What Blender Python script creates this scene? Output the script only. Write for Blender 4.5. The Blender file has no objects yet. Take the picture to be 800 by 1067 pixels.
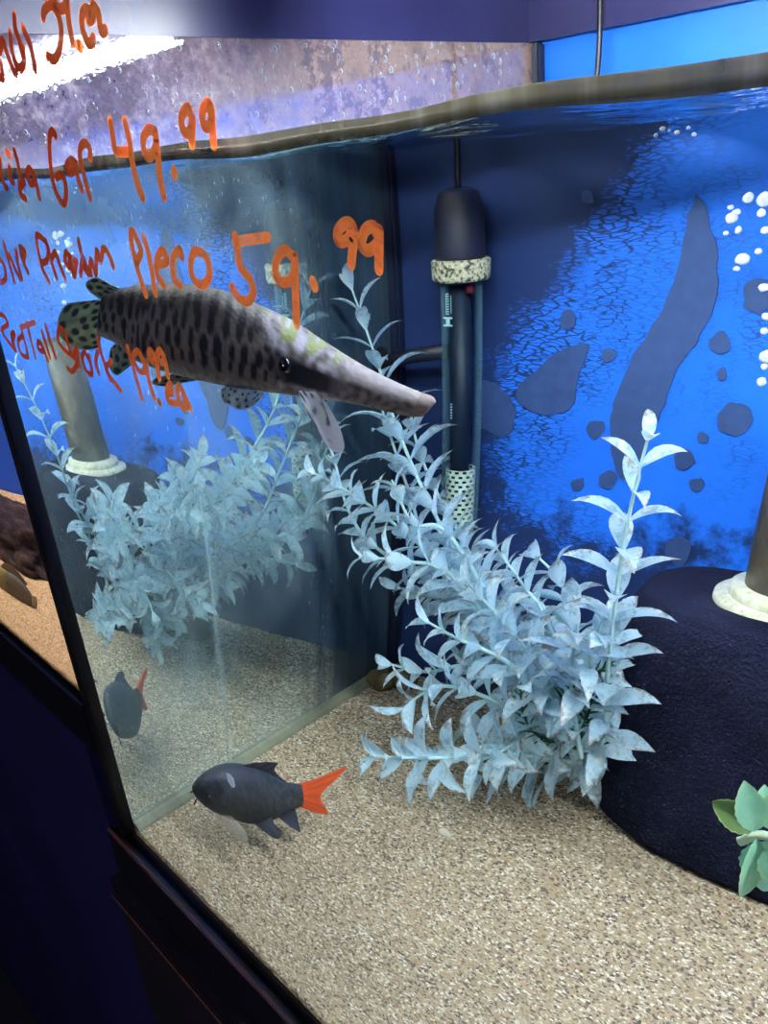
import bpy, bmesh, math, random
from mathutils import Vector, Matrix, noise
random.seed(7)
C = bpy.context.scene.collection
PI = math.pi
# ------------------------------------------------------------------ camera geometry
F = 860.0; CX, CY = 400.0, 533.5
X_ = Vector((0.6901, 0.2280, -0.6869)); Z_ = Vector((-0.0915, -0.9140, -0.3953))
X_.normalize(); Z_ = (Z_ - X_ * Z_.dot(X_)).normalized(); Y_ = Z_.cross(X_)
CAM = Vector((0.46617505, -0.15206937, 0.41558392))
N_W = 1.333
def ray(px, py):
    d = Vector((px - CX, py - CY, F))
    return Vector((X_.dot(d), Y_.dot(d), Z_.dot(d))).normalized()
def air(px, py, y):                 # a place seen through air, at depth y
    d = ray(px, py); return CAM + d * ((y - CAM.y) / d.y)
def wet(px, py, y):                 # a place seen through the water behind the front pane, at depth y
    d = ray(px, py); e = CAM + d * (-CAM.y / d.y)
    r = Vector((d.x / N_W, 0, d.z / N_W)); r.y = math.sqrt(1 - r.x ** 2 - r.z ** 2)
    return e + r * (y / r.y)
WL = 0.42                            # water level
DEP = 0.48                           # inner depth of the tank
TOP = 0.488                          # top of the glass
XR = 1.10
# ------------------------------------------------------------------ helpers
def link(o, parent=None):
    C.objects.link(o)
    if parent: o.parent = parent
    return o
def mesh_obj(name, verts, faces, mat, parent=None, smooth=True, cols=None, fa=None):
    me = bpy.data.meshes.new(name); me.from_pydata([tuple(v) for v in verts], [], faces)
    if mat: me.materials.append(mat)
    if smooth: me.polygons.foreach_set('use_smooth', [True] * len(me.polygons))
    if cols:
        a = me.color_attributes.new('col', 'FLOAT_COLOR', 'POINT')
        for i, c in enumerate(cols): a.data[i].color = (c[0], c[1], c[2], 1)
    if fa:
        a = me.attributes.new('t', 'FLOAT', 'POINT')
        for i, c in enumerate(fa): a.data[i].value = c
    me.update()
    return link(bpy.data.objects.new(name, me), parent)
def bm_obj(name, bm, mat, parent=None, smooth=False):
    me = bpy.data.meshes.new(name); bmesh.ops.recalc_face_normals(bm, faces=bm.faces); bm.to_mesh(me); bm.free()
    me.materials.append(mat)
    if smooth: me.polygons.foreach_set('use_smooth', [True] * len(me.polygons))
    return link(bpy.data.objects.new(name, me), parent)
def box(name, a, b, mat, parent=None, bev=0.0):
    bm = bmesh.new(); bmesh.ops.create_cube(bm, size=1)
    for v in bm.verts:
        v.co = Vector([(a[i] + b[i]) / 2 + v.co[i] * (b[i] - a[i]) for i in range(3)])
    if bev: bmesh.ops.bevel(bm, geom=bm.edges[:], offset=bev, segments=2, affect='EDGES')
    return bm_obj(name, bm, mat, parent)
def tag(o, label=None, cat=None, group=None, kind=None):
    if label: o['label'] = label
    if cat: o['category'] = cat
    if group: o['group'] = group
    if kind: o['kind'] = kind
    return o
def empty(name, loc=(0, 0, 0)):
    o = bpy.data.objects.new(name, None); o.location = loc; o.empty_display_size = .02
    C.objects.link(o); return o
def cat(pts, n=8):                   # smooth curve through points
    P = [Vector(p) for p in pts]; P = [P[0] * 2 - P[1]] + P + [P[-1] * 2 - P[-2]]; out = []
    for i in range(1, len(P) - 2):
        for k in range(n):
            t = k / n; a, b, c, d = P[i - 1:i + 3]
            out.append(.5 * ((2 * b) + (c - a) * t + (2 * a - 5 * b + 4 * c - d) * t * t + (3 * b - a - 3 * c + d) * t ** 3))
    out.append(P[-2]); return out
def tube_geo(path, rad, seg=8, cap=True):
    vs, fs = [], []; n = len(path)
    up = Vector((0, 0, 1))
    for i, p in enumerate(path):
        t = (path[min(i + 1, n - 1)] - path[max(i - 1, 0)]).normalized()
        if abs(t.dot(up)) > .97: up = Vector((1, 0, 0))
        s = t.cross(up).normalized(); u = s.cross(t).normalized()
        r = rad(i / (n - 1)) if callable(rad) else rad
        for k in range(seg):
            a = 2 * PI * k / seg; vs.append(p + s * r * math.cos(a) + u * r * math.sin(a))
    for i in range(n - 1):
        for k in range(seg):
            k2 = (k + 1) % seg; fs.append((i * seg + k, i * seg + k2, (i + 1) * seg + k2, (i + 1) * seg + k))
    if cap: fs.append(tuple(range(seg))[::-1]); fs.append(tuple((n - 1) * seg + k for k in range(seg)))
    return vs, fs
def tube(name, path, rad, mat, parent=None, seg=10):
    v, f = tube_geo([Vector(p) for p in path], rad, seg); return mesh_obj(name, v, f, mat, parent)
def lathe(name, prof, mat, parent=None, seg=40, at=(0, 0, 0), sx=1, sy=1, expo=1.0, nz=0.0):
    vs, fs = [], []
    for r, z in prof:
        for k in range(seg):
            a = 2 * PI * k / seg; c, s = math.cos(a), math.sin(a)
            c = math.copysign(abs(c) ** expo, c); s = math.copysign(abs(s) ** expo, s)
            p = Vector((at[0] + r * c * sx, at[1] + r * s * sy, at[2] + z))
            if nz: p += noise.noise_vector(p * 45) * nz
            vs.append(p)
    for i in range(len(prof) - 1):
        for k in range(seg):
            k2 = (k + 1) % seg; fs.append((i * seg + k, i * seg + k2, (i + 1) * seg + k2, (i + 1) * seg + k))
    if prof[0][0] > 1e-5: fs.append(tuple(range(seg))[::-1])
    if prof[-1][0] > 1e-5: fs.append(tuple((len(prof) - 1) * seg + k for k in range(seg)))
    return mesh_obj(name, vs, fs, mat, parent)
# ------------------------------------------------------------------ materials
def srgb(r, g, b): return tuple(((v / 255) / 12.92 if v / 255 <= .04045 else ((v / 255 + .055) / 1.055) ** 2.4) for v in (r, g, b)) + (1,)
class M:
    def __init__(s, name):
        s.m = bpy.data.materials.new(name); s.m.use_nodes = True; s.t = s.m.node_tree; s.t.nodes.clear()
        s.out = s.t.nodes.new('ShaderNodeOutputMaterial')
    def n(s, typ, **kw):
        nd = s.t.nodes.new('ShaderNode' + typ)
        for k, v in kw.items():
            if k in nd.inputs.keys(): s.put(nd.inputs[k], v)
            else: setattr(nd, k, v)
        return nd
    def put(s, sock, v):
        if hasattr(v, 'is_output') or isinstance(v, bpy.types.NodeSocket): s.t.links.new(v, sock)
        else: sock.default_value = v
    def co(s, scale=(1, 1, 1), rot=(0, 0, 0)):
        g = s.n('NewGeometry'); m = s.n('Mapping'); s.put(m.inputs[0], g.outputs['Position']); m.inputs['Scale'].default_value = scale; m.inputs['Rotation'].default_value = rot; return m.outputs[0]
    def noise(s, vec, scale, detail=4, rough=.6, dist=0):
        nd = s.n('TexNoise'); s.put(nd.inputs['Vector'], vec); nd.inputs['Scale'].default_value = scale; nd.inputs['Detail'].default_value = detail; nd.inputs['Roughness'].default_value = rough; nd.inputs['Distortion'].default_value = dist; return nd.outputs['Fac']
    def vor(s, vec, scale, feat='F1', out='Distance', rnd=1.0):
        nd = s.n('TexVoronoi', feature=feat); s.put(nd.inputs['Vector'], vec); nd.inputs['Scale'].default_value = scale
        nd.inputs['Randomness'].default_value = rnd; return nd.outputs[out]
    def ramp(s, fac, stops, interp='LINEAR'):
        nd = s.n('ValToRGB'); s.put(nd.inputs[0], fac); cr = nd.color_ramp; cr.interpolation = interp
        while len(cr.elements) < len(stops): cr.elements.new(.5)
        for e, (p, c) in zip(cr.elements, stops):
            e.position = p; e.color = c if len(c) == 4 else tuple(c) + (1,)
        return nd.outputs[0]
    def mask(s, fac, a, b):
        nd = s.n('MapRange'); s.put(nd.inputs[0], fac); nd.inputs[1].default_value = a; nd.inputs[2].default_value = b; return nd.outputs[0]
    def mix(s, fac, a, b):
        nd = s.n('Mix', data_type='RGBA'); s.put(nd.inputs[0], fac); s.put(nd.inputs[6], a); s.put(nd.inputs[7], b); return nd.outputs[2]
    def math(s, op, a, b=0):
        nd = s.n('Math', operation=op); s.put(nd.inputs[0], a); s.put(nd.inputs[1], b); return nd.outputs[0]
    def sep(s, vec):
        nd = s.n('SeparateXYZ'); s.put(nd.inputs[0], vec); return nd.outputs
    def bump(s, h, strength=.3, dist=.002):
        nd = s.n('Bump'); nd.inputs['Strength'].default_value = strength; nd.inputs['Distance'].default_value = dist; s.put(nd.inputs['Height'], h); return nd.outputs[0]
    def pbr(s, color, rough=.6, normal=None, spec=.4, metal=0, trans=0, emit=None, es=0, coat=0):
        p = s.n('BsdfPrincipled'); s.put(p.inputs['Base Color'], color); s.put(p.inputs['Roughness'], rough)
        p.inputs['Specular IOR Level'].default_value = spec; p.inputs['Metallic'].default_value = metal
        p.inputs['Coat Weight'].default_value = coat
        if normal: s.put(p.inputs['Normal'], normal)
        if emit: p.inputs['Emission Color'].default_value = emit; p.inputs['Emission Strength'].default_value = es
        return p.outputs[0]
    def shmix(s, fac, a, b):
        nd = s.n('MixShader'); s.put(nd.inputs[0], fac); s.put(nd.inputs[1], a); s.put(nd.inputs[2], b); return nd.outputs[0]
    def end(s, sh): s.put(s.out.inputs[0], sh); return s.m
def simple(name, rgb, rough=.6, spec=.4, ns=0, var=.25, bump=0, metal=0):
    m = M(name); col = srgb(*rgb)
    nrm = None
    if ns:
        f = m.noise(m.co(), ns, 5); c2 = tuple(v * (1 - var) for v in col[:3]) + (1,); c3 = tuple(min(1, v * (1 + var)) for v in col[:3]) + (1,)
        col = m.ramp(f, [(.3, c2), (.7, c3)])
        if bump: nrm = m.bump(f, bump, .002)
    return m.end(m.pbr(col, rough, nrm, spec, metal))

m = M('sand'); p = m.co()
v1 = m.vor(p, 640, out='Color'); sepc = m.n('SeparateColor'); m.put(sepc.inputs[0], v1)
grain = m.ramp(sepc.outputs[0], [(0, srgb(58, 50, 52)), (.14, srgb(88, 76, 72)), (.24, srgb(150, 131, 106)), (.5, srgb(182, 163, 134)), (.72, srgb(160, 133, 100)), (.86, srgb(204, 189, 162)), (1, srgb(244, 238, 224))])
big = m.noise(p, 28, 4); grain = m.mix(m.mask(big, .35, .75), grain, m.mix(.35, grain, srgb(150, 128, 98)))
sand_mat = m.end(m.pbr(grain, .8, m.bump(m.vor(p, 640), .5, .0012), .3))
m = M('orange_sand'); p = m.co()
v1 = m.vor(p, 620, out='Color'); sepc = m.n('SeparateColor'); m.put(sepc.inputs[0], v1)
osand_mat = m.end(m.pbr(m.ramp(sepc.outputs[0], [(0, srgb(150, 105, 70)), (.3, srgb(205, 155, 105)), (.7, srgb(226, 178, 126)), (1, srgb(240, 205, 160))]), .85, m.bump(m.vor(p, 620), .5, .001)))

m = M('blue_backing'); p = m.co()
xyz = m.sep(p)
nz = m.noise(p, 14, 6, .7); nz2 = m.noise(p, 6, 3)
warp = m.n('TexNoise'); m.put(warp.inputs['Vector'], p); warp.inputs['Scale'].default_value = 60; warp.inputs['Detail'].default_value = 3
va = m.n('VectorMath', operation='SCALE'); m.put(va.inputs[0], warp.outputs['Color']); va.inputs['Scale'].default_value = .009
vb = m.n('VectorMath', operation='ADD'); m.put(vb.inputs[0], p); m.put(vb.inputs[1], va.outputs[0])
mp = m.n('Mapping'); m.put(mp.inputs[0], vb.outputs[0]); mp.inputs['Scale'].default_value = (105, 1, 430)
edge = m.vor(mp.outputs[0], 1, feat='DISTANCE_TO_EDGE')
fine = m.noise(p, 30, 6, .75)
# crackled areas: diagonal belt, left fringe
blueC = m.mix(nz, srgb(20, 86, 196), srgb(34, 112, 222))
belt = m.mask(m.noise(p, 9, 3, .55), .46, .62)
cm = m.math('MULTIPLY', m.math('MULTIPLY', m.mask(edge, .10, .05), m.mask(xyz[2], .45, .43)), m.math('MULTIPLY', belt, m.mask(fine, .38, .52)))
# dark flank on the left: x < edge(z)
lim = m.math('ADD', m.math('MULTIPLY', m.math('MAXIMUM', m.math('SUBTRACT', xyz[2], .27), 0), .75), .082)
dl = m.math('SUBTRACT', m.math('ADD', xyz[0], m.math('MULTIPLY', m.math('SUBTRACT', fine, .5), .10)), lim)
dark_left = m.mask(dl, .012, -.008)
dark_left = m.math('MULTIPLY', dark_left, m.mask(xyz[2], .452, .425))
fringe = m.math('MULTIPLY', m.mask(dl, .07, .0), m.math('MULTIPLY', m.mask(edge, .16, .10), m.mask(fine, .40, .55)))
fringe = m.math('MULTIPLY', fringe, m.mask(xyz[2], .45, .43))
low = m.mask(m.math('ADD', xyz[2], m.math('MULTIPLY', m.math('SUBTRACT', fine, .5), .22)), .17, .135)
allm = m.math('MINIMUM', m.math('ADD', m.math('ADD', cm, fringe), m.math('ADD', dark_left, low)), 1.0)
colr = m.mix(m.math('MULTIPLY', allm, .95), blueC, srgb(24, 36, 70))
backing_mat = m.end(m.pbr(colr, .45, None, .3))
m = M('bare_patch'); p = m.co()
patch_mat = m.end(m.pbr(m.mix(m.noise(p, 90, 5), srgb(26, 46, 90), srgb(46, 74, 124)), .7))

# side pane: acts as a mirror below the water line, with algae, drips and painted water haze
m = M('side_glass_wet'); p = m.co()
st = m.n('Mapping'); m.put(st.inputs[0], p); st.inputs['Scale'].default_value = (1, 190, 5)
s1 = m.noise(st.outputs[0], 1, 3, .5)
st2 = m.n('Mapping'); m.put(st2.inputs[0], p); st2.inputs['Scale'].default_value = (1, 520, 150)
s2 = m.noise(st2.outputs[0], 1, 2, .5)
film = m.math('ADD', m.math('MULTIPLY', m.mask(s1, .66, .80), .22), m.math('MULTIPLY', m.mask(s2, .66, .74), .40))
haze = m.math('MULTIPLY', m.mask(m.noise(p, 9, 5), .36, .75), .26)  # haze of the water, painted as a pale cloudy layer over the mirror
lowz = m.math('MULTIPLY', m.mask(m.sep(p)[2], .04, .0), .10)
top_haze = m.math('MULTIPLY', m.math('MULTIPLY', m.mask(m.sep(p)[2], .33, .42), m.mask(m.noise(p, 22, 5), .30, .65)), .34)  # thicker painted haze towards the water line
dy = m.math('ABSOLUTE', m.math('SUBTRACT', m.sep(p)[1], m.math('ADD', m.math('MULTIPLY', m.math('SUBTRACT', m.noise(m.co((0, 0, 1)), 14, 2), .5), .012), .222)))
drip = m.math('MULTIPLY', m.mask(dy, .0075, .0015), m.math('MULTIPLY', m.mask(m.sep(p)[2], .31, .24), m.mask(m.noise(st.outputs[0], 1.3, 3), .2, .6)))
film = m.math('ADD', film, m.math('MULTIPLY', drip, .24))
fac = m.math('MINIMUM', m.math('ADD', m.math('ADD', film, haze), m.math('ADD', m.math('ADD', lowz, top_haze), .04)), .8)
gl = m.n('BsdfGlossy'); gl.inputs['Color'].default_value = (.80, .90, .88, 1); gl.inputs['Roughness'].default_value = .012
m.put(gl.inputs['Normal'], m.bump(m.noise(p, 12, 2), .05, .002))
df = m.n('BsdfDiffuse'); df.inputs['Color'].default_value = srgb(170, 200, 205)
dk_ = m.pbr(m.ramp(m.noise(st.outputs[0], .6, 4), [(.3, srgb(22, 36, 52)), (.7, srgb(48, 72, 88))]), .3, None, .4)
alg = m.mask(m.math('ADD', m.sep(p)[1], m.math('MULTIPLY', m.math('SUBTRACT', m.noise(st.outputs[0], .35, 4), .5), .12)), .335, .405)
side_wet = m.end(m.shmix(m.math('MULTIPLY', alg, .86), m.shmix(fac, gl.outputs[0], df.outputs[0]), dk_))
m = M('side_glass_scaled'); p = m.co(); xyz = m.sep(p)
f1 = m.noise(p, 26, 6, .7); f2 = m.noise(p, 130, 4, .7)
grad = m.mask(m.math('ADD', xyz[1], m.math('MULTIPLY', f1, .1)), .14, .30)
c1 = m.ramp(f2, [(.35, srgb(104, 100, 140)), (.5, srgb(158, 146, 176)), (.68, srgb(206, 196, 208))])
c2 = m.ramp(f1, [(.3, srgb(92, 80, 84)), (.48, srgb(168, 140, 124)), (.62, srgb(204, 168, 140)), (.78, srgb(216, 190, 164))])
c = m.mix(grad, c1, c2)
stn = m.math('MULTIPLY', m.mask(f1, .49, .56), m.mask(f2, .40, .52)); c = m.mix(m.math('MULTIPLY', stn, .8), c, srgb(78, 74, 100))
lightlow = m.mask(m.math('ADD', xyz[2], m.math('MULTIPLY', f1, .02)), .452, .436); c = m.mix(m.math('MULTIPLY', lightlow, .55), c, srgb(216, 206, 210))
gl = m.n('BsdfGlossy'); gl.inputs['Color'].default_value = (.9, .93, 1, 1); gl.inputs['Roughness'].default_value = .015
m.put(gl.inputs['Normal'], m.bump(m.noise(p, 300, 2), .05, .0006))
df = m.n('BsdfDiffuse'); m.put(df.inputs['Color'], m.mix(.48, c, (.05, .03, .035, 1)))
side_dry = m.end(m.shmix(m.mask(f2, .75, .3), df.outputs[0], m.shmix(.30, df.outputs[0], gl.outputs[0])))

m = M('clear_glass'); tr = m.n('BsdfTransparent'); tr.inputs[0].default_value = (.97, .985, .98, 1)
gl = m.n('BsdfGlossy'); gl.inputs['Roughness'].default_value = .02
lw = m.n('LayerWeight'); lw.inputs[0].default_value = .5
glass_mat = m.end(m.shmix(m.math('ADD', m.math('MULTIPLY', m.math('POWER', lw.outputs['Facing'], 5), .5), .01), tr.outputs[0], gl.outputs[0]))
m = M('water_front'); rf = m.n('BsdfRefraction'); rf.inputs['IOR'].default_value = N_W; rf.inputs['Roughness'].default_value = 0; rf.inputs['Color'].default_value = (.93, .98, 1, 1)
water_front = m.end(rf.outputs[0])
m = M('water_surface'); tr = m.n('BsdfTransparent'); gl = m.n('BsdfGlossy'); gl.inputs['Roughness'].default_value = .03
gl.inputs['Color'].default_value = (.80, .92, .95, 1)
nb = m.bump(m.noise(m.co((1, 1.6, 1)), 26, 3), .5, .004); m.put(gl.inputs['Normal'], nb)
fr = m.n('Fresnel'); fr.inputs[0].default_value = 1.09
water_top = m.end(m.shmix(fr.outputs[0], tr.outputs[0], gl.outputs[0]))
m = M('meniscus'); p = m.co(); 
tr = m.n('BsdfTransparent'); pb = m.pbr(m.ramp(m.noise(m.co((6, 1, 1)), 8, 4), [(.3, srgb(66, 70, 58)), (.55, srgb(112, 108, 88)), (.75, srgb(176, 176, 168))]), .15, None, .8)
meniscus_mat = m.end(m.shmix(.85, tr.outputs[0], pb))

black_plastic = simple('black_plastic', (10, 8, 18), .35, .4, 30, .3)
seal_mat = simple('black_sealant', (7, 6, 12), .45, .2, 60, .3)
frame_top_mat = simple('top_frame_plastic', (36, 36, 76), .35, .4, 12, .25)
lip_mat = simple('rusty_lip', (58, 32, 32), .5, .5, 90, .6)
navy_panel = simple('navy_cabinet', (15, 12, 50), .75, .1, 5, .25)
dark_panel = simple('dark_cabinet', (14, 11, 22), .7, .15, 8, .3)
m = M('orange_marker'); p = m.co(); mf = m.noise(p, 260, 4, .6)
dfm = m.pbr(m.mix(m.mask(m.sep(p)[0], .14, .20), srgb(196, 74, 36), srgb(255, 150, 84)), .7, None, .2)
trm = m.n('BsdfTranslucent'); trm.inputs[0].default_value = srgb(240, 120, 50)
tpm = m.n('BsdfTransparent')
marker_mat = m.end(m.shmix(m.mask(mf, .44, .8), m.shmix(.35, dfm, trm.outputs[0]), m.shmix(.55, dfm, tpm.outputs[0])))

m = M('foam'); p = m.co()
hf = m.noise(p, 420, 3, .7)
foam_mat = m.end(m.pbr(m.mix(m.mask(hf, .70, .80), m.ramp(m.noise(p, 24, 5), [(.3, srgb(14, 16, 34)), (.7, srgb(32, 36, 60))]), srgb(120, 130, 150)), .95, m.bump(hf, 1.0, .003), .1))
m = M('old_white_plastic'); p = m.co()
collar_mat = m.end(m.pbr(m.ramp(m.noise(p, 120, 5, .7), [(.3, srgb(120, 110, 80)), (.42, srgb(206, 204, 176)), (.7, srgb(238, 240, 222))]), .4))
m = M('speckled_band'); p = m.co()
band_mat = m.end(m.pbr(m.ramp(m.noise(p, 330, 3, .6), [(.42, srgb(52, 52, 48)), (.5, srgb(168, 168, 140)), (.7, srgb(204, 204, 176))]), .5))
m = M('algae_tube'); p = m.co()
tube_mat = m.end(m.pbr(m.ramp(m.noise(m.co((1, 1, .5)), 60, 5, .7), [(.3, srgb(30, 26, 26)), (.5, srgb(62, 54, 46)), (.72, srgb(112, 104, 84))]), .4, None, .5))
m = M('smoke_glass'); p = m.co(); tr = m.n('BsdfTransparent'); tr.inputs[0].default_value = (.75, .87, .92, 1)
pb = m.pbr(srgb(110, 150, 158), .08, None, .8); lw = m.n('LayerWeight'); lw.inputs[0].default_value = .35
heater_glass = m.end(m.shmix(m.mask(lw.outputs['Facing'], .15, .95), tr.outputs[0], pb))
heater_core = simple('heater_core', (18, 25, 42), .5, .4, 50, .25)
heater_cap = simple('heater_cap', (16, 20, 36), .5, .4, 40, .3)
mark_mat = simple('pale_print', (150, 200, 205), .5)
red_mat = simple('red_plastic', (120, 24, 40), .4)
m = M('bubble'); tr = m.n('BsdfTransparent'); pb = m.pbr(srgb(245, 250, 255), .15, None, 1.0)
lw = m.n('LayerWeight'); lw.inputs[0].default_value = .5
bubble_mat = m.end(m.shmix(m.mask(lw.outputs['Facing'], -1.6, .3), tr.outputs[0], pb))

m = M('pale_leaf'); p = m.co()
at = m.n('Attribute', attribute_name='t'); nz = m.noise(p, 210, 4, .65); nl = m.noise(p, 26, 3)
cl = m.mix(nl, srgb(158, 204, 230), srgb(226, 246, 250))
cl = m.mix(m.math('MULTIPLY', m.mask(m.noise(p, 120, 4, .7), .5, .64), .75), cl, srgb(122, 156, 178))
cl = m.mix(m.mask(m.noise(p, 75, 2), .60, .68), cl, srgb(236, 246, 246))
tip = m.mask(m.math('ADD', at.outputs['Fac'], m.math('MULTIPLY', m.math('SUBTRACT', nz, .5), 2.0)), .66, .92)
cl = m.mix(m.math('MULTIPLY', tip, .75), cl, srgb(128, 104, 76))
d = m.pbr(cl, .28, m.bump(m.noise(p, 160, 3), .4, .001), .7); t2 = m.n('BsdfTranslucent'); m.put(t2.inputs[0], cl)
leaf_mat = m.end(m.shmix(.22, d, t2.outputs[0]))
stem_mat = simple('pale_stem', (176, 210, 212), .5, .4, 60, .2)
def leafm(name, a, b, edge):
    m = M(name); at = m.n('Attribute', attribute_name='t'); nz = m.noise(m.co(), 160, 4)
    cl = m.mix(nz, srgb(*a), srgb(*b)); cl = m.mix(m.mask(m.math('ADD', at.outputs['Fac'], m.math('MULTIPLY', m.math('SUBTRACT', nz, .5), .9)), .7, 1.05), cl, srgb(*edge))
    t2 = m.n('BsdfTranslucent'); m.put(t2.inputs[0], cl)
    return m.end(m.shmix(.25, m.pbr(cl, .4, None, .4), t2.outputs[0]))
green_leaf = leafm('green_leaf', (112, 182, 150), (170, 222, 190), (206, 214, 140))
olive_leaf = leafm('olive_leaf', (70, 104, 50), (120, 150, 90), (190, 200, 130))
fern_mat = leafm('fern_leaf', (20, 82, 54), (36, 108, 66), (60, 130, 60))

def vcol(name, rough=.5, spec=.4, coat=0, trans=0, bump=0):
    m = M(name); at = m.n('Attribute', attribute_name='col')
    nrm = m.bump(m.vor(m.co(), 420), bump, .0006) if bump else None
    s = m.pbr(at.outputs['Color'], rough, nrm, spec, coat=coat)
    if trans:
        t = m.n('BsdfTransparent'); s = m.shmix(trans, s, t.outputs[0])
    return m.end(s)
gar_skin = vcol('gar_skin', .5, .3, bump=.35); gar_fin = vcol('gar_fin', .5, .4, trans=.08); clear_fin = vcol('pale_fin', .5, .4, trans=.25)
shark_skin = vcol('shark_skin', .55, .35, bump=.3); shark_fin = vcol('shark_fin', .6, .3); veil_fin = vcol('veil_fin', .5, .3, trans=.6)
eye_mat = simple('eye', (8, 8, 12), .08, .9); iris_mat = simple('iris', (60, 60, 70), .3)

# ------------------------------------------------------------------ the aquarium
tank = tag(empty('aquarium', (0, 0, 0)), 'large glass aquarium with blue back panel, wet side pane and orange marker prices', 'aquarium')
front = box('front_glass', (-.0085, -.006, -.004), (XR, -.001, TOP + .004), glass_mat, tank)
# side pane
def grid_x(x, y0, y1, z0, z1): return [(x, y0, z0), (x, y1, z0), (x, y1, z1), (x, y0, z1)]
box('side_glass', (-.006, .002, -.004), (0, DEP, WL + .001), side_wet, tank)
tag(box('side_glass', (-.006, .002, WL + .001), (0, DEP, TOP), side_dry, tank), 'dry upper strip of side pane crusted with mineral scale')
box('side_glass', (XR, .0, -.004), (XR + .006, DEP, TOP), simple('right_pane', (20, 50, 120), .2, .5), tank)
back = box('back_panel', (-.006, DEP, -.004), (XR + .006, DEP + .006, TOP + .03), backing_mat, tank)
box('base_panel', (-.006, -.001, -.012), (XR, DEP, -.0045), black_plastic, tank)
box('front_corner_seal', (-.0085, -.0075, -.0025), (-.001, .0015, TOP), seal_mat, tank, .001)
box('back_corner_seal', (.0003, DEP - .010, .0), (.009, DEP - .0003, TOP), simple('navy_sealant', (16, 24, 46), .4, .4, 40, .3), tank, .002)
bm = bmesh.new(); pr = [(.0002, .0), (.0075, .0), (.0065, .0035), (.0035, .0065), (.0002, .0078)]
va = [bm.verts.new((x, .002, z)) for x, z in pr]; vb_ = [bm.verts.new((x, DEP - .011, z)) for x, z in pr]
for i in range(5): bm.faces.new((va[i], va[(i + 1) % 5], vb_[(i + 1) % 5], vb_[i]))
bm.faces.new(va[::-1]); bm.faces.new(vb_)
seal = bm_obj('bottom_seal', bm, simple('cloudy_sealant', (126, 128, 108), .3, .5, 40, .3), tank)
# bottom frame with rusty lip
fb = box('bottom_frame', (-.0185, -.0125, -.040), (XR, -.0065, -.003), black_plastic, tank, .001)
tag(box('frame_lip', (-.0195, -.0125, -.0029), (XR, -.0095, -.0010), lip_mat, tank, .001), 'thin rusty brown edge along the bottom frame')
# top frame: a ring of four rails
bm = bmesh.new()
for a, b in (((-.0075, -.012, TOP + .004), (XR, .0, TOP + .05)), ((-.012, DEP - .012, TOP), (XR, DEP - .0005, TOP + .05)), ((-.0075, 0, TOP), (.001, DEP - .012, TOP + .05))):
    r = bmesh.ops.create_cube(bm, size=1)
    for v in r['verts']: v.co = Vector([(a[i] + b[i]) / 2 + v.co[i] * (b[i] - a[i]) for i in range(3)])
bm_obj('top_frame', bm, frame_top_mat, tank)
# bare patches on the blue back
def patch(pts, y=DEP - .0012):
    P = [wet(px, py, y) for px, py in pts]; n = len(P)
    cv = cat([P[-1]] + P + [P[0]], 5)[5:]
    cv = [p + noise.noise_vector(p * 130) * .0022 for p in cv]
    for p in cv: p.y = y
    k = len(cv); vs = cv + [Vector((p.x, y + .001, p.z)) for p in cv]
    fs = [tuple(range(k)), tuple(range(2 * k - 1, k - 1, -1))] + [(i, i + k, (i + 1) % k + k, (i + 1) % k) for i in range(k)]
    mesh_obj('peeled_patch', vs, fs, patch_mat, back, smooth=False)
patch([(722, 205), (735, 218), (745, 260), (747, 300), (735, 340), (705, 385), (688, 430), (676, 460), (662, 492), (648, 500), (640, 480), (636, 445), (640, 415), (660, 370), (685, 330), (705, 285), (713, 240)])
patch([(612, 357), (603, 390), (596, 422), (572, 433), (545, 425), (537, 408), (555, 388), (582, 365)])
patch([(497, 400), (515, 400), (530, 415), (536, 435), (528, 455), (510, 450), (495, 438)])
for x, y, r in ((591, 333, 11), (712, 480, 12), (726, 505, 8), (620, 447, 10), (750, 357, 12), (731, 457, 6), (752, 390, 6), (766, 435, 19), (602, 505, 7), (632, 500, 11), (792, 308, 20), (634, 370, 7), (612, 205, 7), (705, 575, 14)):
    patch([(x + r * math.cos(a) * random.uniform(.8, 1.1), y + r * .95 * math.sin(a) * random.uniform(.8, 1.1)) for a in [i * PI / 4 for i in range(8)]])

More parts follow.
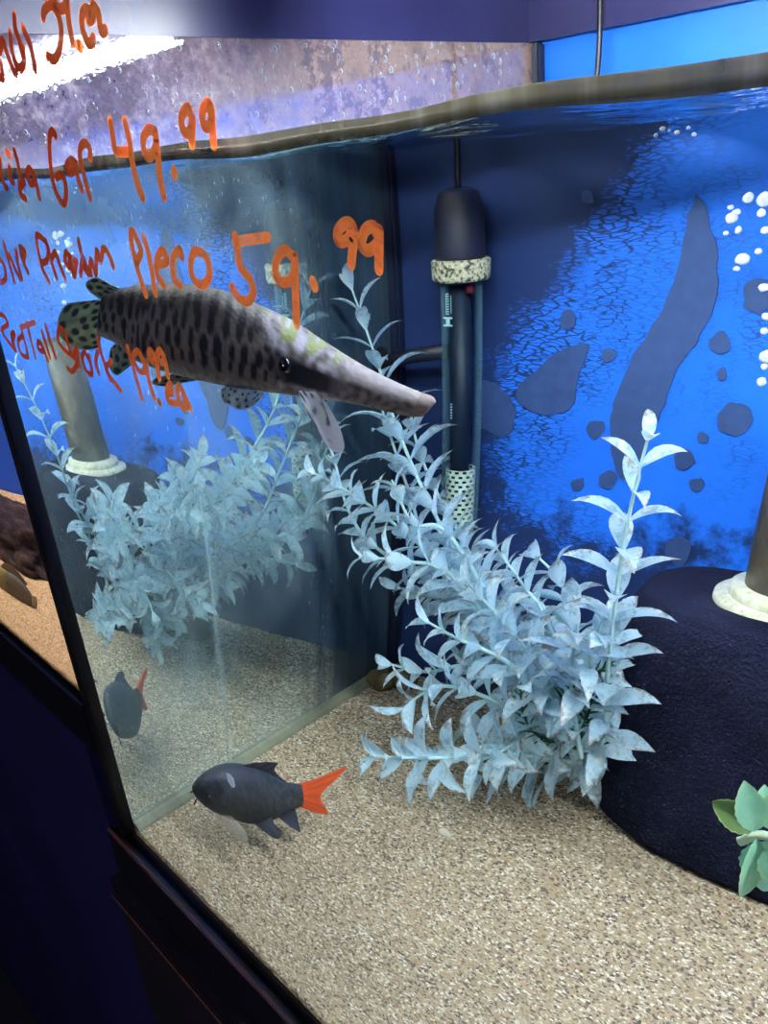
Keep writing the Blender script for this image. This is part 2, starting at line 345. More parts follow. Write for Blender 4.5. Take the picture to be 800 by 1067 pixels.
# ---- marker writing on the front pane
rows = {
 'price_writing_a': ('end of a smeared word with 39.ea in orange marker', [
  [(0,54),(3,42),(7,54),(15,75),(18,76)], [(0,81),(3,80),(1,65)], [(11,34),(12,49),(16,65),(21,71),(25,65),(24,49)], [(15,16),(16,29),(20,42),(25,62)], [(24,29),(31,45),(35,62),(37,73)],
  [(45,18),(47,10),(54,5),(60,14),(63,24),(64,36),(62,52),(57,62),(50,59)], [(52,-4),(56,2),(62,9),(67,8),(70,1)], [(70,5),(73,29),(76,44)], [(81,47),(84,48)],
  [(92,21),(97,18),(91,10),(86,15),(86,29),(91,43),(95,45),(98,40)], [(97,18),(97,7),(102,12),(104,24),(106,33),(110,31)]]),
 'price_writing_b': ('the words ida Gar 49.99 in orange marker', [
  [(0,164),(1,181),(5,193),(7,195)], [(7,158),(10,161)], [(10,174),(11,187),(14,190)], [(15,157),(18,167),(22,184),(25,190),(21,196),(22,203),(27,207)], [(25,190),(20,191)],
  [(35,181),(31,176),(28,182),(32,191),(37,188),(35,181),(39,196),(41,205)], [(58,141),(55,137),(52,142),(52,160),(54,181),(58,199),(66,212),(69,205),(68,190),(64,182),(59,185)],
  [(79,172),(75,167),(70,172),(71,179),(76,179),(79,170),(81,184),(85,197)], [(94,164),(94,155),(89,149),(84,154),(84,167),(88,184),(94,206)],
  [(115,126),(118,144),(121,157),(135,158)], [(130,126),(135,146),(138,168),(143,191),(149,206)], [(162,138),(155,135),(149,146),(152,161),(158,162),(163,151),(162,137),(165,164),(167,187),(171,205)],
  [(181.5,177.5),(182,183)], [(200,123),(196,113),(189,123),(192,137),(198,137),(201,123),(200,150)], [(220,116),(217,108),(211,117),(213,131),(220,129),(220,112),(223,151)]]),
 'price_writing_c': ('the words Blue Phantom Pleco 59.99 in orange marker', [
  [(0,269),(5,278),(6,290),(2,294)], [(4,253),(9,271),(15,293)], [(10,266),(16,280),(21,290)], [(17,262),(19,276),(23,290)], [(22,258),(26,262),(24,271),(21,258),(25,274),(29,283)],
  [(51,293),(44,278),(38,248),(43,247),(50,257),(49,271),(44,274)], [(48,251),(52,267),(59,289)], [(54,269),(58,263),(61,272),(68,290)], [(73,267),(69,263),(68,272),(72,278),(73,269),(77,287),(80,272)],
  [(77,270),(78,287)], [(82,251),(86,268),(90,283),(95,285)], [(84,286),(87,269),(93,285),(95,271),(100,285),(101,262),(105,272),(108,259),(114,266),(118,277)],
  [(152,307),(144,282),(137,252),(138,241),(144,252),(147,263),(142,274)], [(150,247),(156,269),(162,306)], [(165,276),(174,272),(170,261),(164,269),(164,286),(171,297)], [(190,268),(187,260),(180,272),(182,291),(188,297)],
  [(202,262),(199,274),(201,289),(210,297),(218,289),(217,272),(210,263),(202,262)], [(245,252),(279,247)], [(245,246),(248,262),(251,279),(261,291),(264,305),(258,314),(249,310),(242,299)],
  [(306,267),(296,261),(288,272),(288,288),(296,294),(306,288),(307,267),(308,300),(309,338)], [(326,293),(328,299)],
  [(366,248),(368,237),(361,232),(352,241),(353,251),(362,250),(369,240),(366,276)], [(394,246),(389,236),(380,241),(377,255),(384,261),(394,253),(395,241),(395,281)]]),
 'price_writing_d': ('the words Red Tail Shark 19.99 ea in orange marker', [
  [(0,327),(5,330),(8,338),(2,344),(9,356),(16,365)], [(13,357),(15,347),(12,350),(16,363)], [(24,350),(19,355),(22,368),(29,372),(28,365),(22,341)], [(22,341),(36,336)], [(28,336),(31,349),(37,372)],
  [(43,359),(40,356),(40,363),(45,366),(43,358),(50,375)], [(44,346),(49,362),(52,372)], [(48,340),(52,354),(58,372)], [(69,350),(64,342),(61,344),(61,356),(69,366),(77,372),(80,380),(75,387),(71,384)],
  [(67,345),(72,362),(77,372)], [(77,371),(80,362),(82,382)], [(93,375),(88,367),(86,374),(90,386),(96,389),(93,371)], [(102,366),(100,377),(103,389)], [(102,353),(106,369),(115,395)], [(116,376),(111,386),(126,407)],
  [(133,362),(140,387),(148,415)], [(150,377),(144,366),(139,372),(144,385),(150,387),(152,377),(155,395),(161,415)], [(165.5,418),(166.5,420)], [(161,371),(157,365),(155,371),(160,377),(162,371),(166,394)],
  [(171,372),(167,365),(164,371),(168,378),(172,376),(175,392)], [(175,410),(179,410),(178,400),(174,408),(176,418),(184,420)], [(191,408),(187,402),(185,410),(189,423),(194,423),(191,410),(199,426)]]),
}
for key, (lab, strokes) in rows.items():
    bm = bmesh.new(); w = {'price_writing_a': .0019, 'price_writing_b': .0018, 'price_writing_c': .00165, 'price_writing_d': .0015}[key]
    for s in strokes:
        P = [air(px, py, -.0062) for px, py in s]
        cv = cat(P, 6) if len(P) > 2 else P
        for j, (q, nx) in enumerate(zip(cv[:-1], cv[1:])):      # a flat ribbon with round ends, 0.3 mm of paint
            d = nx - q; d.y = 0
            if d.length < 1e-6: continue
            d.normalize(); nrm = Vector((d.z, 0, -d.x)); ww = w * (1 if q.x > .17 else .88)
            a = [q + nrm * ww, q - nrm * ww, nx - nrm * ww, nx + nrm * ww]
            top = [bm.verts.new(v + Vector((0, -.0001 - .000002 * (j % 7), 0))) for v in a]
            bm.faces.new(top)
        for q in cv:
            ring = [bm.verts.new(q + Vector((w * .95 * math.cos(t * PI / 6), -.00008, w * .95 * math.sin(t * PI / 6)))) for t in range(12)]
            bm.faces.new(ring)
    tag(bm_obj('price_writing', bm, marker_mat, front), lab)

# ------------------------------------------------------------------ water
def wave(x, y):
    return .0011 * math.sin(x * 41 + y * 23) + .0009 * math.sin(x * 17 - y * 61 + 1.3) + .0006 * math.sin(x * 95 + y * 70)
vs, fs = [], []; nx, ny = 150, 60
for i in range(nx + 1):
    for j in range(ny + 1):
        x = .0005 + (XR - .001) * i / nx; y = .0003 + (DEP - .0008) * (j / ny) ** 1.4
        vs.append((x, y, WL + wave(x, y) * min(1, y / .01 + .55) + .0025 * math.exp(-y / .003) ))
for i in range(nx):
    for j in range(ny):
        a = i * (ny + 1) + j; fs.append((a, a + ny + 1, a + ny + 2, a + 1))
water = tag(empty('tank_water', (0, 0, 0)), 'clear water filling the aquarium with a rippled surface', 'water')
mesh_obj('water_surface', vs, fs, water_top, water)
# front face of the body of water
vs = []; n = 150
for i in range(n + 1):
    x = .0005 + (XR - .001) * i / n; zt = WL + wave(x, .0003) * .58 + .0025
    vs += [(x, .0002, 0), (x, .0002, zt)]
mesh_obj('water_face', vs, [(2 * i, 2 * i + 2, 2 * i + 3, 2 * i + 1) for i in range(n)], water_front, water, smooth=False)
# meniscus: the fillet of water that climbs the front pane
vs, fs = [], []
prof = [(.0002, .0036), (.0009, .0020), (.0022, .0010), (.0045, .0004), (.0045, -.0004), (.0002, -.0012)]
for i in range(n + 1):
    x = .0005 + (XR - .001) * i / n; z0 = WL + wave(x, .0003) * .58 + .0012
    g = 1 + .35 * noise.noise(Vector((x * 14, 0, 0)))
    for a, b in prof: vs.append((x, a - .0004, z0 + b * g))
k = len(prof)
for i in range(n):
    for j in range(k): fs.append((i * k + j, (i + 1) * k + j, (i + 1) * k + (j + 1) % k, i * k + (j + 1) % k))
mesh_obj('meniscus', vs, fs, meniscus_mat, water)

# ------------------------------------------------------------------ sand
def sandz(x, y):
    h = .0025 * noise.noise(Vector((x * 9, y * 9, 0))) + .0012 * noise.noise(Vector((x * 30, y * 30, 3)))
    return h * min(1, y / .04) + .0015
def sand_mesh(name, x0, x1, y0, y1, zb, mat, label, fn):
    vs, fs = [], []; nx = int((x1 - x0) / .006); ny = int((y1 - y0) / .006)
    for i in range(nx + 1):
        for j in range(ny + 1):
            x = x0 + (x1 - x0) * i / nx; y = y0 + (y1 - y0) * j / ny; vs.append((x, y, zb + fn(x, y)))
    for i in range(nx):
        for j in range(ny):
            a = i * (ny + 1) + j; fs.append((a, a + ny + 1, a + ny + 2, a + 1))
    b0 = len(vs); rim = [(x0, y0), (x1, y0), (x1, y1), (x0, y1)]
    for x, y in rim: vs.append((x, y, zb - .004))
    corner = [0, nx * (ny + 1), nx * (ny + 1) + ny, ny]
    fr = [i * (ny + 1) for i in range(nx + 1)]
    fs.append(tuple(fr[::-1]) + (b0, b0 + 1))
    return tag(mesh_obj(name, vs, fs, mat), label, 'sand', kind='stuff')
sand_mesh('sand_bed', .0006, XR - .001, .0008, DEP - .001, .0, sand_mat, 'speckled tan sand covering the floor of the large aquarium', sandz)

# ------------------------------------------------------------------ sponge filter
sf = tag(empty('sponge_filter', (.306, .418, 0)), 'big black foam sponge filter with cream collar and brown lift tube', 'aquarium filter')
def loc(o, parent):
    o.matrix_parent_inverse = Matrix.Translation(-parent.location); return o
prof = [(.0, .001), (.05, .001), (.90, .001), (.965, .006), (.98, .014), (.985, .04), (.97, .07), (.955, .10), (.935, .13), (.90, .146), (.83, .155), (.6, .158), (.42, .157), (.3, .155), (.0, .155)]
prof = [(r * .088, z) for r, z in prof]
body = []
for (r0, z0), (r1, z1) in zip(prof[:-1], prof[1:]):
    for k in range(4): body.append((r0 + (r1 - r0) * k / 4, z0 + (z1 - z0) * k / 4))
body.append(prof[-1])
loc(lathe('foam_block', body, foam_mat, sf, 72, (.306, .418, 0), 1.0, .66, .82, .0016), sf)
loc(lathe('collar', [(.0, .1535), (.033, .1535), (.0345, .156), (.034, .1595), (.030, .161), (.0, .161)], collar_mat, sf, 48, (.306, .42, 0), 1, 1), sf)
loc(lathe('collar_ring', [(.0, .160), (.0285, .160), (.0275, .1665), (.024, .168), (.0, .168)], collar_mat, sf, 40, (.308, .42, 0)), sf)
loc(lathe('lift_tube', [(.0215, .160), (.0215, .20), (.0195, .285), (.017, .285), (.019, .20), (.019, .160)], tube_mat, sf, 40, (.309, .42, 0)), sf)
for v in bpy.data.objects['lift_tube'].data.vertices: v.co.x += (v.co.z - .16) * .06; v.co.y -= (v.co.z - .16) * .08

# ------------------------------------------------------------------ heater
hp = wet(480, 280, .452); hx, hy = hp.x, hp.y
ht = tag(empty('aquarium_heater', (hx, hy, .17)), 'glass tube heater with dark cap and pale speckled band by back corner', 'heater')
def zat(py): return wet(480, py, hy).z
zc, zb0, zb1, ztop = zat(283), zat(292), zat(270), zat(200)
pts = [(0, zb1), (.0165, zb1), (.017, zb1 + .003), (.0165, ztop - .012), (.013, ztop), (.006, ztop + .003), (0, ztop + .003)]
loc(lathe('cap', pts, heater_cap, ht, 32, (hx, hy, 0)), ht)
loc(lathe('cap_band', [(0, zb0), (.0185, zb0), (.0195, zb0 + .002), (.0200, zb1 - .001), (.019, zb1 + .0005), (0, zb1 + .0005)], band_mat, ht, 40, (hx, hy, 0)), ht)
zbot = zat(560)
loc(lathe('glass_tube', [(.0138, zb0), (.0142, zb0 - .004), (.0138, zbot + .01), (.010, zbot), (.0, zbot - .002)], heater_glass, ht, 32, (hx, hy, 0)), ht)
core = loc(lathe('heating_core', [(0, zb0 - .004), (.0075, zb0 - .004), (.0075, zat(480)), (.0070, zat(480) - .001), (.0070, zbot + .02), (0, zbot + .018)], heater_core, ht, 24, (hx - .001, hy, 0)), ht)
# perforated guard as a wrapped sheet with holes
bm = bmesh.new(); zt = zat(487); zl = zbot + .002; nu, nv = 48, 60; R0 = .0108
vv = [[bm.verts.new((hx + R0 * math.cos(2 * PI * u / nu), hy + R0 * math.sin(2 * PI * u / nu), zl + (zt - zl) * v / nv)) for u in range(nu)] for v in range(nv + 1)]
for v in range(nv):
    for u in range(nu):
        if v % 4 in (1, 2) and (u + (v // 4 % 2) * 2) % 4 in (1, 2): continue
        u2 = (u + 1) % nu; bm.faces.new((vv[v][u], vv[v][u2], vv[v + 1][u2], vv[v + 1][u]))
loc(bm_obj('perforated_guard', bm, collar_mat, ht), ht)
for side in (1,):
    a = wet(400, 378, .458); b = Vector((hx - .012, hy, wet(455, 365, hy).z))
    arm = loc(tube('suction_bracket', [a, (a + b) / 2 + Vector((0, 0, .001)), b], .0055, heater_cap, ht), ht)
    cup = lathe('suction_cup', [(0, 0), (.014, .0), (.018, .003), (.014, .009), (.005, .014), (0, .014)], heater_cap, ht, 32)
    cup.rotation_euler = (0, PI / 2, 0); cup.location = (a.x - .013 - ht.location.x, a.y - ht.location.y, a.z - ht.location.z)
# printed maker's mark and small print up the core (illegible in the photo: tiny strokes)
bm = bmesh.new()
def q(bm, x0, x1, z0, z1, dy=.0):
    bm.faces.new([bm.verts.new(v) for v in ((x0, hy - .0145 - dy, z0), (x1, hy - .0145 - dy, z0), (x1, hy - .0145 - dy, z1), (x0, hy - .0145 - dy, z1))])
z_ = zat(337)
xo = hx - .006
q(bm, xo, xo + .007, z_, z_ + .0012); q(bm, xo, xo + .007, z_ + .0052, z_ + .0064); q(bm, xo + .002, xo + .005, z_ + .0012, z_ + .0052)
for k in range(9): q(bm, xo + .002, xo + .0045, z_ + .008 + k * .0017, z_ + .0089 + k * .0017)
q(bm, xo + .002, xo + .0026, z_ + .008, z_ + .0225); q(bm, xo + .0058, xo + .0063, z_ + .009, z_ + .021)
loc(bm_obj('printed_mark', bm, mark_mat, ht), ht)
bm = bmesh.new(); z_ = zat(432)
for k in range(6): q(bm, xo + .005, xo + .0065, z_ + k * .002, z_ + .001 + k * .002)
loc(bm_obj('small_print', bm, mark_mat, ht), ht)
loc(tube('red_dial', [(hx + .009, hy - .004, zb0 - .008), (hx + .009, hy - .004, zb0)], .003, red_mat, ht), ht)
crd = [(hx, hy, ztop + .001), (hx + .001, hy, ztop + .03), (hx - .001, hy + .004, .44), (hx + .001, hy + .006, .48), (hx, hy + .008, .535)]
loc(tube('power_cord', cat(crd, 6), .0022, black_plastic, ht, 8), ht)
# air line of the sponge filter is off to the right; a second thin line hangs by the corner
# ------------------------------------------------------------------ plants
def leaf_geo(base, d, nrm, L, W, curl, vs, fs, ts, tw=0, nr=7, cup=.18):
    d = d.normalized(); s = d.cross(nrm).normalized(); u = s.cross(d).normalized()
    b0 = len(vs); prof = [.20, .55, .86, 1.0, .94, .72, .36, .0]
    pos = Vector(base); ang = 0
    for i in range(nr + 1):
        t = i / nr
        w = W * .5 * (prof[i] if nr == 7 else math.sin(PI * min(1, t * .94 + .06)))
        ang = -curl * t * t
        dd = d * math.cos(ang) + u * math.sin(ang); uu = u * math.cos(ang) - d * math.sin(ang)
        if i: pos = pos + dd * (L / nr)
        rz = tw * t
        ss = s * math.cos(rz) + uu * math.sin(rz)
        for j, c in enumerate((-1, -.5, 0, .5, 1)):
            vs.append(pos + ss * w * c + uu * (abs(c) ** 1.5 * w * cup * 2)); ts.append(t * (.75 + .25 * abs(c)) + (.12 if abs(c) == 1 and t > .3 else 0))
    for i in range(nr):
        for j in range(4):
            a = b0 + i * 5 + j; fs.append((a, a + 1, a + 6, a + 5))
def branch(plant, path, spacing, L, W, mat, smat, r0=.0016, start=.08, curl=(.5, 1.2), spread=(.75, 1.05), tipleaves=True, rnd=.25, sname='stem'):
    cv = cat(path, 10); n = len(cv)
    st = tube(sname, cv, lambda t: r0 * (1.15 - .7 * t), smat, plant, 6); loc(st, plant)
    ds = [0]
    for a, b in zip(cv[:-1], cv[1:]): ds.append(ds[-1] + (b - a).length)
    tot = ds[-1]; vs, fs, ts = [], [], []
    pos = tot * start; k = 0; prev = random.uniform(0, PI)
    while pos <= tot:
        i = max(j for j in range(n) if ds[j] <= pos); i2 = min(i + 1, n - 1)
        f = (pos - ds[i]) / max(1e-6, ds[i2] - ds[i]) if i2 > i else 0
        p = cv[i].lerp(cv[i2], f); t = (cv[min(i2 + 1, n - 1)] - cv[max(i - 1, 0)]).normalized()
        ax = t.orthogonal().normalized(); ax2 = t.cross(ax)
        ang = prev + PI / 2 + random.uniform(-rnd, rnd); prev = ang
        fr = pos / tot; sc = 1 - .35 * max(0, fr - .75) / .25
        for sgn in (0, PI):
            a = ang + sgn + random.uniform(-rnd, rnd) * .6
            o = ax * math.cos(a) + ax2 * math.sin(a)
            sp = random.uniform(*spread) * (1 - .35 * max(0, fr - .8) / .2)
            dd = t * math.cos(sp) + o * math.sin(sp)
            nn = (t * math.sin(sp) - o * math.cos(sp))
            LL = L * sc * random.uniform(.8, 1.15)
            leaf_geo(p, dd, nn, LL, W * sc * random.uniform(.85, 1.15), random.uniform(*curl), vs, fs, ts, random.uniform(-.35, .35))
        pos += spacing * random.uniform(.85, 1.15); k += 1
    # leaves stay above the sand
    for v in vs:
        if v.z < .003: v.z = .003 + (v.z - .003) * .06
        if v.x < .0015: v.x = .0015
        ex, ey = (v.x - .306) / .089, (v.y - .418) / .060; q_ = math.hypot(ex, ey)
        if q_ < 1 and v.z < .165: v.x = .306 + ex / max(q_, .2) * .089; v.y = .418 + ey / max(q_, .2) * .060
        if v.y > DEP - .012: v.y = DEP - .012
    lf = mesh_obj('leaves', vs, fs, mat, st, True, None, ts); lf.matrix_parent_inverse = st.matrix_parent_inverse.copy() if False else Matrix.Identity(4)
    lf.matrix_parent_inverse = (st.matrix_parent_inverse).inverted() @ st.matrix_parent_inverse
    return st
def path(*p): return [wet(*q) for q in p]
pl = tag(empty('artificial_plant', tuple(wet(600, 792, .42))), 'bushy artificial plant with pale blue white leaves beside black foam filter', 'aquarium plant')
B0 = (600, 792, .405)
arms = [
 ([B0, (520, 660, .37), (455, 540, .38), (415, 450, .39), (392, 375, .395), (366, 300, .40)], .0165, .036),
 ([B0, (540, 690, 0.385), (455, 590, 0.395), (425, 510, 0.400), (402, 440, 0.405), (388, 395, 0.410)], .0150, .030),
 ([B0, (530, 650, 0.365), (440, 570, 0.355), (375, 520, 0.340), (318, 488, 0.325)], .0120, .030),
 ([(540, 690, 0.375), (470, 600, 0.325), (415, 585, 0.315), (378, 580, 0.305)], .0135, .028),
 ([B0, (628, 770, .35), (633, 700, .32), (646, 590, .305), (660, 515, .295), (676, 452, .285)], .0190, .030),
 ([B0, (575, 660, 0.375), (545, 610, 0.375), (514, 568, 0.375)], .0130, .030),
 ([(610, 780, 0.360), (605, 680, 0.370), (585, 610, 0.395), (555, 575, 0.395)], .0140, .030),
 ([(605, 795, .36), (530, 786, .31), (450, 790, .25), (385, 788, .205)], .0130, .029),
 ([(580, 760, 0.375), (510, 695, 0.345), (445, 700, 0.330), (405, 692, 0.320)], .0140, .029),
 ([(590, 770, 0.355), (525, 735, 0.315), (460, 715, 0.295), (410, 745, 0.280)], .0135, .029),
 ([(600, 780, 0.355), (565, 700, 0.325), (525, 650, 0.305), (485, 605, 0.295)], .0130, .030),
 ([(605, 790, 0.330), (595, 715, 0.325), (600, 650, 0.315)], .0130, .030),
 ([(600, 780, 0.375), (570, 725, 0.365), (545, 765, 0.325), (515, 788, 0.295)], .0130, .028),
 ([(570, 730, 0.395), (490, 645, 0.405), (445, 620, 0.405), (412, 612, 0.405)], .0140, .029),
 ([(600, 780, 0.415), (560, 650, 0.440), (520, 600, 0.440)], .0140, .029),
 ([(595, 765, 0.345), (535, 695, 0.305), (475, 665, 0.285), (445, 648, 0.280)], .0125, .029),
 ([(600, 780, 0.375), (610, 700, 0.320), (630, 640, 0.310)], .0140, .029),
 ([(550, 700, 0.345), (470, 560, 0.345), (430, 545, 0.335), (408, 500, 0.335)], .0135, .029),
 ([B0, (480, 560, 0.440), (440, 480, 0.440), (425, 420, 0.440)], .0140, .028),
 ([(590, 770, 0.385), (500, 640, 0.405), (380, 560, 0.385), (345, 470, 0.385), (330, 440, 0.385)], .0140, .028),
 ([(600, 790, 0.375), (560, 790, 0.355), (520, 770, 0.345), (480, 750, 0.345)], .0135, .029),
 ([B0, (610, 800, 0.380), (575, 805, 0.375), (530, 800, 0.345), (495, 812, 0.325)], .0135, .029),
 ([B0, (620, 780, 0.380), (622, 740, 0.370), (628, 690, 0.365), (636, 650, 0.360)], .0130, .029),
 ([B0, (585, 740, 0.405), (560, 700, 0.405), (520, 690, 0.395), (480, 680, 0.385)], .0130, .029),
 ([(602, 770, 0.405), (560, 670, 0.405), (510, 620, 0.395), (470, 590, 0.385)], .0130, .029),
]
for pth, sp, L in arms:
    branch(pl, path(*pth), sp * .86, L * 1.12, .0122, leaf_mat, stem_mat)
# low base that hides in the sand
bp = wet(600, 792, .405)
loc(lathe('weighted_base', [(0, .0), (.022, .0), (.020, .010), (.008, .016), (.003, .02), (0, .02)], black_plastic, pl, 24, (bp.x - .012, .43, .002)), pl)
loc(tube('main_stem', cat([(bp.x - .012, .43, .012), (bp.x - .008, .425, .03), (bp.x, .405, max(bp.z, .04))], 5), .0028, stem_mat, pl, 8), pl)
# green plant at the lower right, close to the pane
gp = tag(empty('green_plant', (.46, .17, 0)), 'small mint green plant with notched oval leaves at front right', 'aquarium plant')
def broad(base, tip, W, mat, n, parent, curl=.25, notch=True):
    base, tip = Vector(base), Vector(tip); d = tip - base; L = d.length
    nrm = Vector(n); s = d.normalized().cross(nrm).normalized(); u = s.cross(d.normalized())
    vs, fs, ts = [], [], []; nr = 14
    for i in range(nr + 1):
        t = i / nr; w = W * .5 * (math.sin(PI * t ** .85) ** .75 if 0 < t < 1 else .04)
        if notch and i % 2: w *= .93
        for c in (-1, -.6, 0, .6, 1):
            vs.append(base + d * t + s * w * c + u * (abs(c) * w * .22 - curl * L * (t - .5) ** 2 * .8)); ts.append(.35 * t + .75 * abs(c) ** 4)
    for i in range(nr):
        for j in range(4):
            a = i * 5 + j; fs.append((a, a + 1, a + 6, a + 5))
    return loc(mesh_obj('leaf', vs, fs, mat, parent, True, None, ts), parent)
Y = .15; node = wet(805, 873, Y)
stg = loc(tube('stem', cat([(.46, .17, .002), (.44, .165, .10), (.418, .155, .17), tuple(node), tuple(wet(770, 877, Y))], 6), .0018, simple('mint_stem', (200, 220, 190), .5), gp, 8), gp)
toward = Vector((.1, -.95, .3))
broad(wet(790, 864, Y), wet(741, 836, Y), .0125, olive_leaf, toward, gp)
broad(wet(786, 868, Y - .004), wet(776, 815, Y - .006), .0125, green_leaf, toward + Vector((.5, 0, 0)), gp)
broad(wet(803, 866, Y), wet(796, 818, Y + .004), .010, green_leaf, toward, gp)
broad(wet(815, 868, Y + .004), wet(822, 820, Y + .004), .018, green_leaf, toward, gp)
broad(wet(791, 876, Y - .003), wet(773, 938, Y - .004), .0105, green_leaf, Vector((.75, -.6, .2)), gp)
broad(wet(798, 878, Y), wet(794, 930, Y), .018, green_leaf, toward, gp)
broad(wet(812, 878, Y), wet(832, 935, Y), .022, green_leaf, toward, gp)
# dark green fern sprigs between the pale leaves
fn = tag(empty('green_fern_sprig', tuple(wet(605, 780, .345))), 'dark green feathery sprig showing between the pale leaves', 'aquarium plant')
for pth in ([(600, 780, .345), (585, 745, .335), (598, 715, .325), (636, 692, .32)], [(600, 780, .345), (560, 765, .325), (545, 745, .315), (542, 720, .31)], [(600, 780, .345), (612, 740, .33), (630, 715, .32)]):
    branch(fn, path(*pth), .0032, .010, .0022, fern_mat, fern_mat, .0008, .1, (.0, .3), (.6, .9))

# ------------------------------------------------------------------ fish
def ring_body(name, st, colf, mat, parent, nseg=40, sub=10, expo=1.0):
    # st: list of (top point, bottom point, half width)
    tops = cat([s[0] for s in st], sub); bots = cat([s[1] for s in st], sub); ws = [v.x for v in cat([(s[2], 0, 0) for s in st], sub)]
    n = len(tops); vs, fs, cols = [], [], []
    cen = [(a + b) / 2 for a, b in zip(tops, bots)]
    ds = [0]
    for a, b in zip(cen[:-1], cen[1:]): ds.append(ds[-1] + (b - a).length)
    for i in range(n):
        t = (cen[min(i + 1, n - 1)] - cen[max(i - 1, 0)]); t.normalize()
        up = (tops[i] - bots[i]) / 2; side = t.cross(up).normalized() * max(ws[i], .0003)
        for k in range(nseg):
            a = 2 * PI * k / nseg; v = math.cos(a); h = math.sin(a)
            vs.append(cen[i] + up * v + side * h); cols.append(colf(ds[i] / ds[-1], v, h))
    for i in range(n - 1):
        for k in range(nseg):
            k2 = (k + 1) % nseg; fs.append((i * nseg + k, i * nseg + k2, (i + 1) * nseg + k2, (i + 1) * nseg + k))
    fs.append(tuple(range(nseg))); fs.append(tuple((n - 1) * nseg + k for k in range(nseg))[::-1])
    return loc(mesh_obj(name, vs, fs, mat, parent, True, cols), parent)
def fin(name, root, tip, colf, mat, parent, th=.0011, nu=26, nv=18, wavy=.0):
    R = cat(root, 8); T = cat(tip, 8)
    def samp(c, t):
        x = t * (len(c) - 1); i = min(int(x), len(c) - 2); return c[i].lerp(c[i + 1], x - i)
    vs, fs, cols = [], [], []
    for side in (1, -1):
        for i in range(nu + 1):
            u = i / nu; a, b = samp(R, u), samp(T, u)
            nrm = (samp(R, min(1, u + .05)) - samp(R, max(0, u - .05))).cross(b - a)
            nrm = nrm.normalized() if nrm.length > 1e-9 else Vector((0, 1, 0))
            for j in range(nv + 1):
                v = j / nv; p = a.lerp(b, v) + nrm * (side * th * (1 - .85 * v) * .5 + wavy * math.sin(u * 22) * v)
                vs.append(p); cols.append(colf(u, v))
    m0 = (nu + 1) * (nv + 1)
    for s in (0, 1):
        for i in range(nu):
            for j in range(nv):
                a = s * m0 + i * (nv + 1) + j; f = (a, a + 1, a + nv + 2, a + nv + 1); fs.append(f if s else f[::-1])
    edge = [i * (nv + 1) + nv for i in range(nu + 1)]
    for a, b in zip(edge[:-1], edge[1:]): fs.append((a, b, b + m0, a + m0))
    for i in (0, nu):
        for j in range(nv):
            a = i * (nv + 1) + j; fs.append((a, a + 1, a + 1 + m0, a + m0))
    return loc(mesh_obj(name, vs, fs, mat, parent, True, cols), parent)
L3 = lambda r, g, b: srgb(r, g, b)[:3]
def mixc(a, b, t): t = max(0, min(1, t)); return tuple(x + (y - x) * t for x, y in zip(a, b))
def nz3(a, b, c=0): return noise.noise(Vector((a, b, c)))
def sstep(a, b, x): x = max(0, min(1, (x - a) / (b - a))); return x * x * (3 - 2 * x)
# spotted gar
gar = tag(empty('spotted_gar', tuple(wet(210, 350, .06))), 'long black spotted gar swimming left to right near the water surface', 'fish')
gst = [(104, 309, 349, .032, .0045), (124, 301, 358, .036, .009), (146, 298, 376, .042, .0125), (182, 296, 388, .048, .0165), (222, 302, 397, .056, .018), (262, 317, 404, .066, .0175), (300, 336, 408, .075, .015), (330, 355, 413, .082, .0115), (360, 374, 417, .088, .0085), (385, 388, 422, .092, .0068), (410, 400, 428, .096, .0056), (432, 409, 433, .099, .0050), (446, 414, 433, .101, .0040), (450, 419, 430, .1015, .0012)]
st = []
for x, a, b, y, w in gst:
    st.append((wet(x + (2 if x < 300 else 4), a, y), wet(x - (2 if x < 300 else 6), b, y), w))
random.seed(3)
def gar_spots(s, v, h):
    # rows of tall ovals on the flank
    d = 9
    for row, (vc, off, n) in enumerate(((.52, 0, 27), (.10, .5, 27), (-.28, .1, 30), (.82, .3, 24))):
        u = s * n + off; i = math.floor(u)
        for k in (i - 1, i, i + 1):
            jx = nz3(k * 3.7, row * 9.1) * .35; jv = nz3(k * 5.3, row * 4.7, 2) * .14
            size = .85 + nz3(k * 2.1, row * 7.7, 5) * .5
            dx = (u - k - .5 - jx) / (.30 * size); dv = (v - vc - jv) / (.25 * size)
            d = min(d, dx * dx + dv * dv)
    return d
def gar_col(s, v, h):
    base = mixc(L3(112, 102, 104), L3(50, 44, 46), sstep(.1, .9, v)); base = mixc(base, L3(150, 142, 148), sstep(-.45, -.9, v))
    base = mixc(base, L3(74, 68, 70), .35 + .9 * nz3(s * 160, v * 7, h))
    if s < .70:
        d = gar_spots(s, v, h); base = mixc(L3(16, 16, 26), base, sstep(.75, 1.25, d))
    hd = sstep(.56, .66, s + v * .03)
    if hd > 0:
        pale = mixc(L3(184, 178, 200), L3(84, 76, 80), .42 + 1.5 * nz3(s * 46, v * 2.6, h * 2))
        pale = mixc(pale, L3(112, 122, 70), sstep(.45, .8, v) * sstep(-.05, .2, nz3(s * 40, v * 3, 7)))
        # dark bar running through the eye
        c = .10 - (s - .56) * .9; st_ = sstep(.46, .30, abs(v - c)) * sstep(.54, .575, s) * sstep(.84, .74, s)
        pale = mixc(pale, L3(20, 20, 30), st_)
        sn = sstep(.70, .84, s); snc = mixc(L3(104, 88, 82), L3(46, 40, 42), .5 + 2.0 * nz3(s * 60, v * 2.5, 3)); snc = mixc(snc, L3(196, 186, 196), sstep(.2, .75, v) * .6)
        pale = mixc(pale, snc, sn * .85)
        base = mixc(base, pale, hd)
    if s > .965: base = mixc(base, L3(112, 92, 84), .6)
    return base
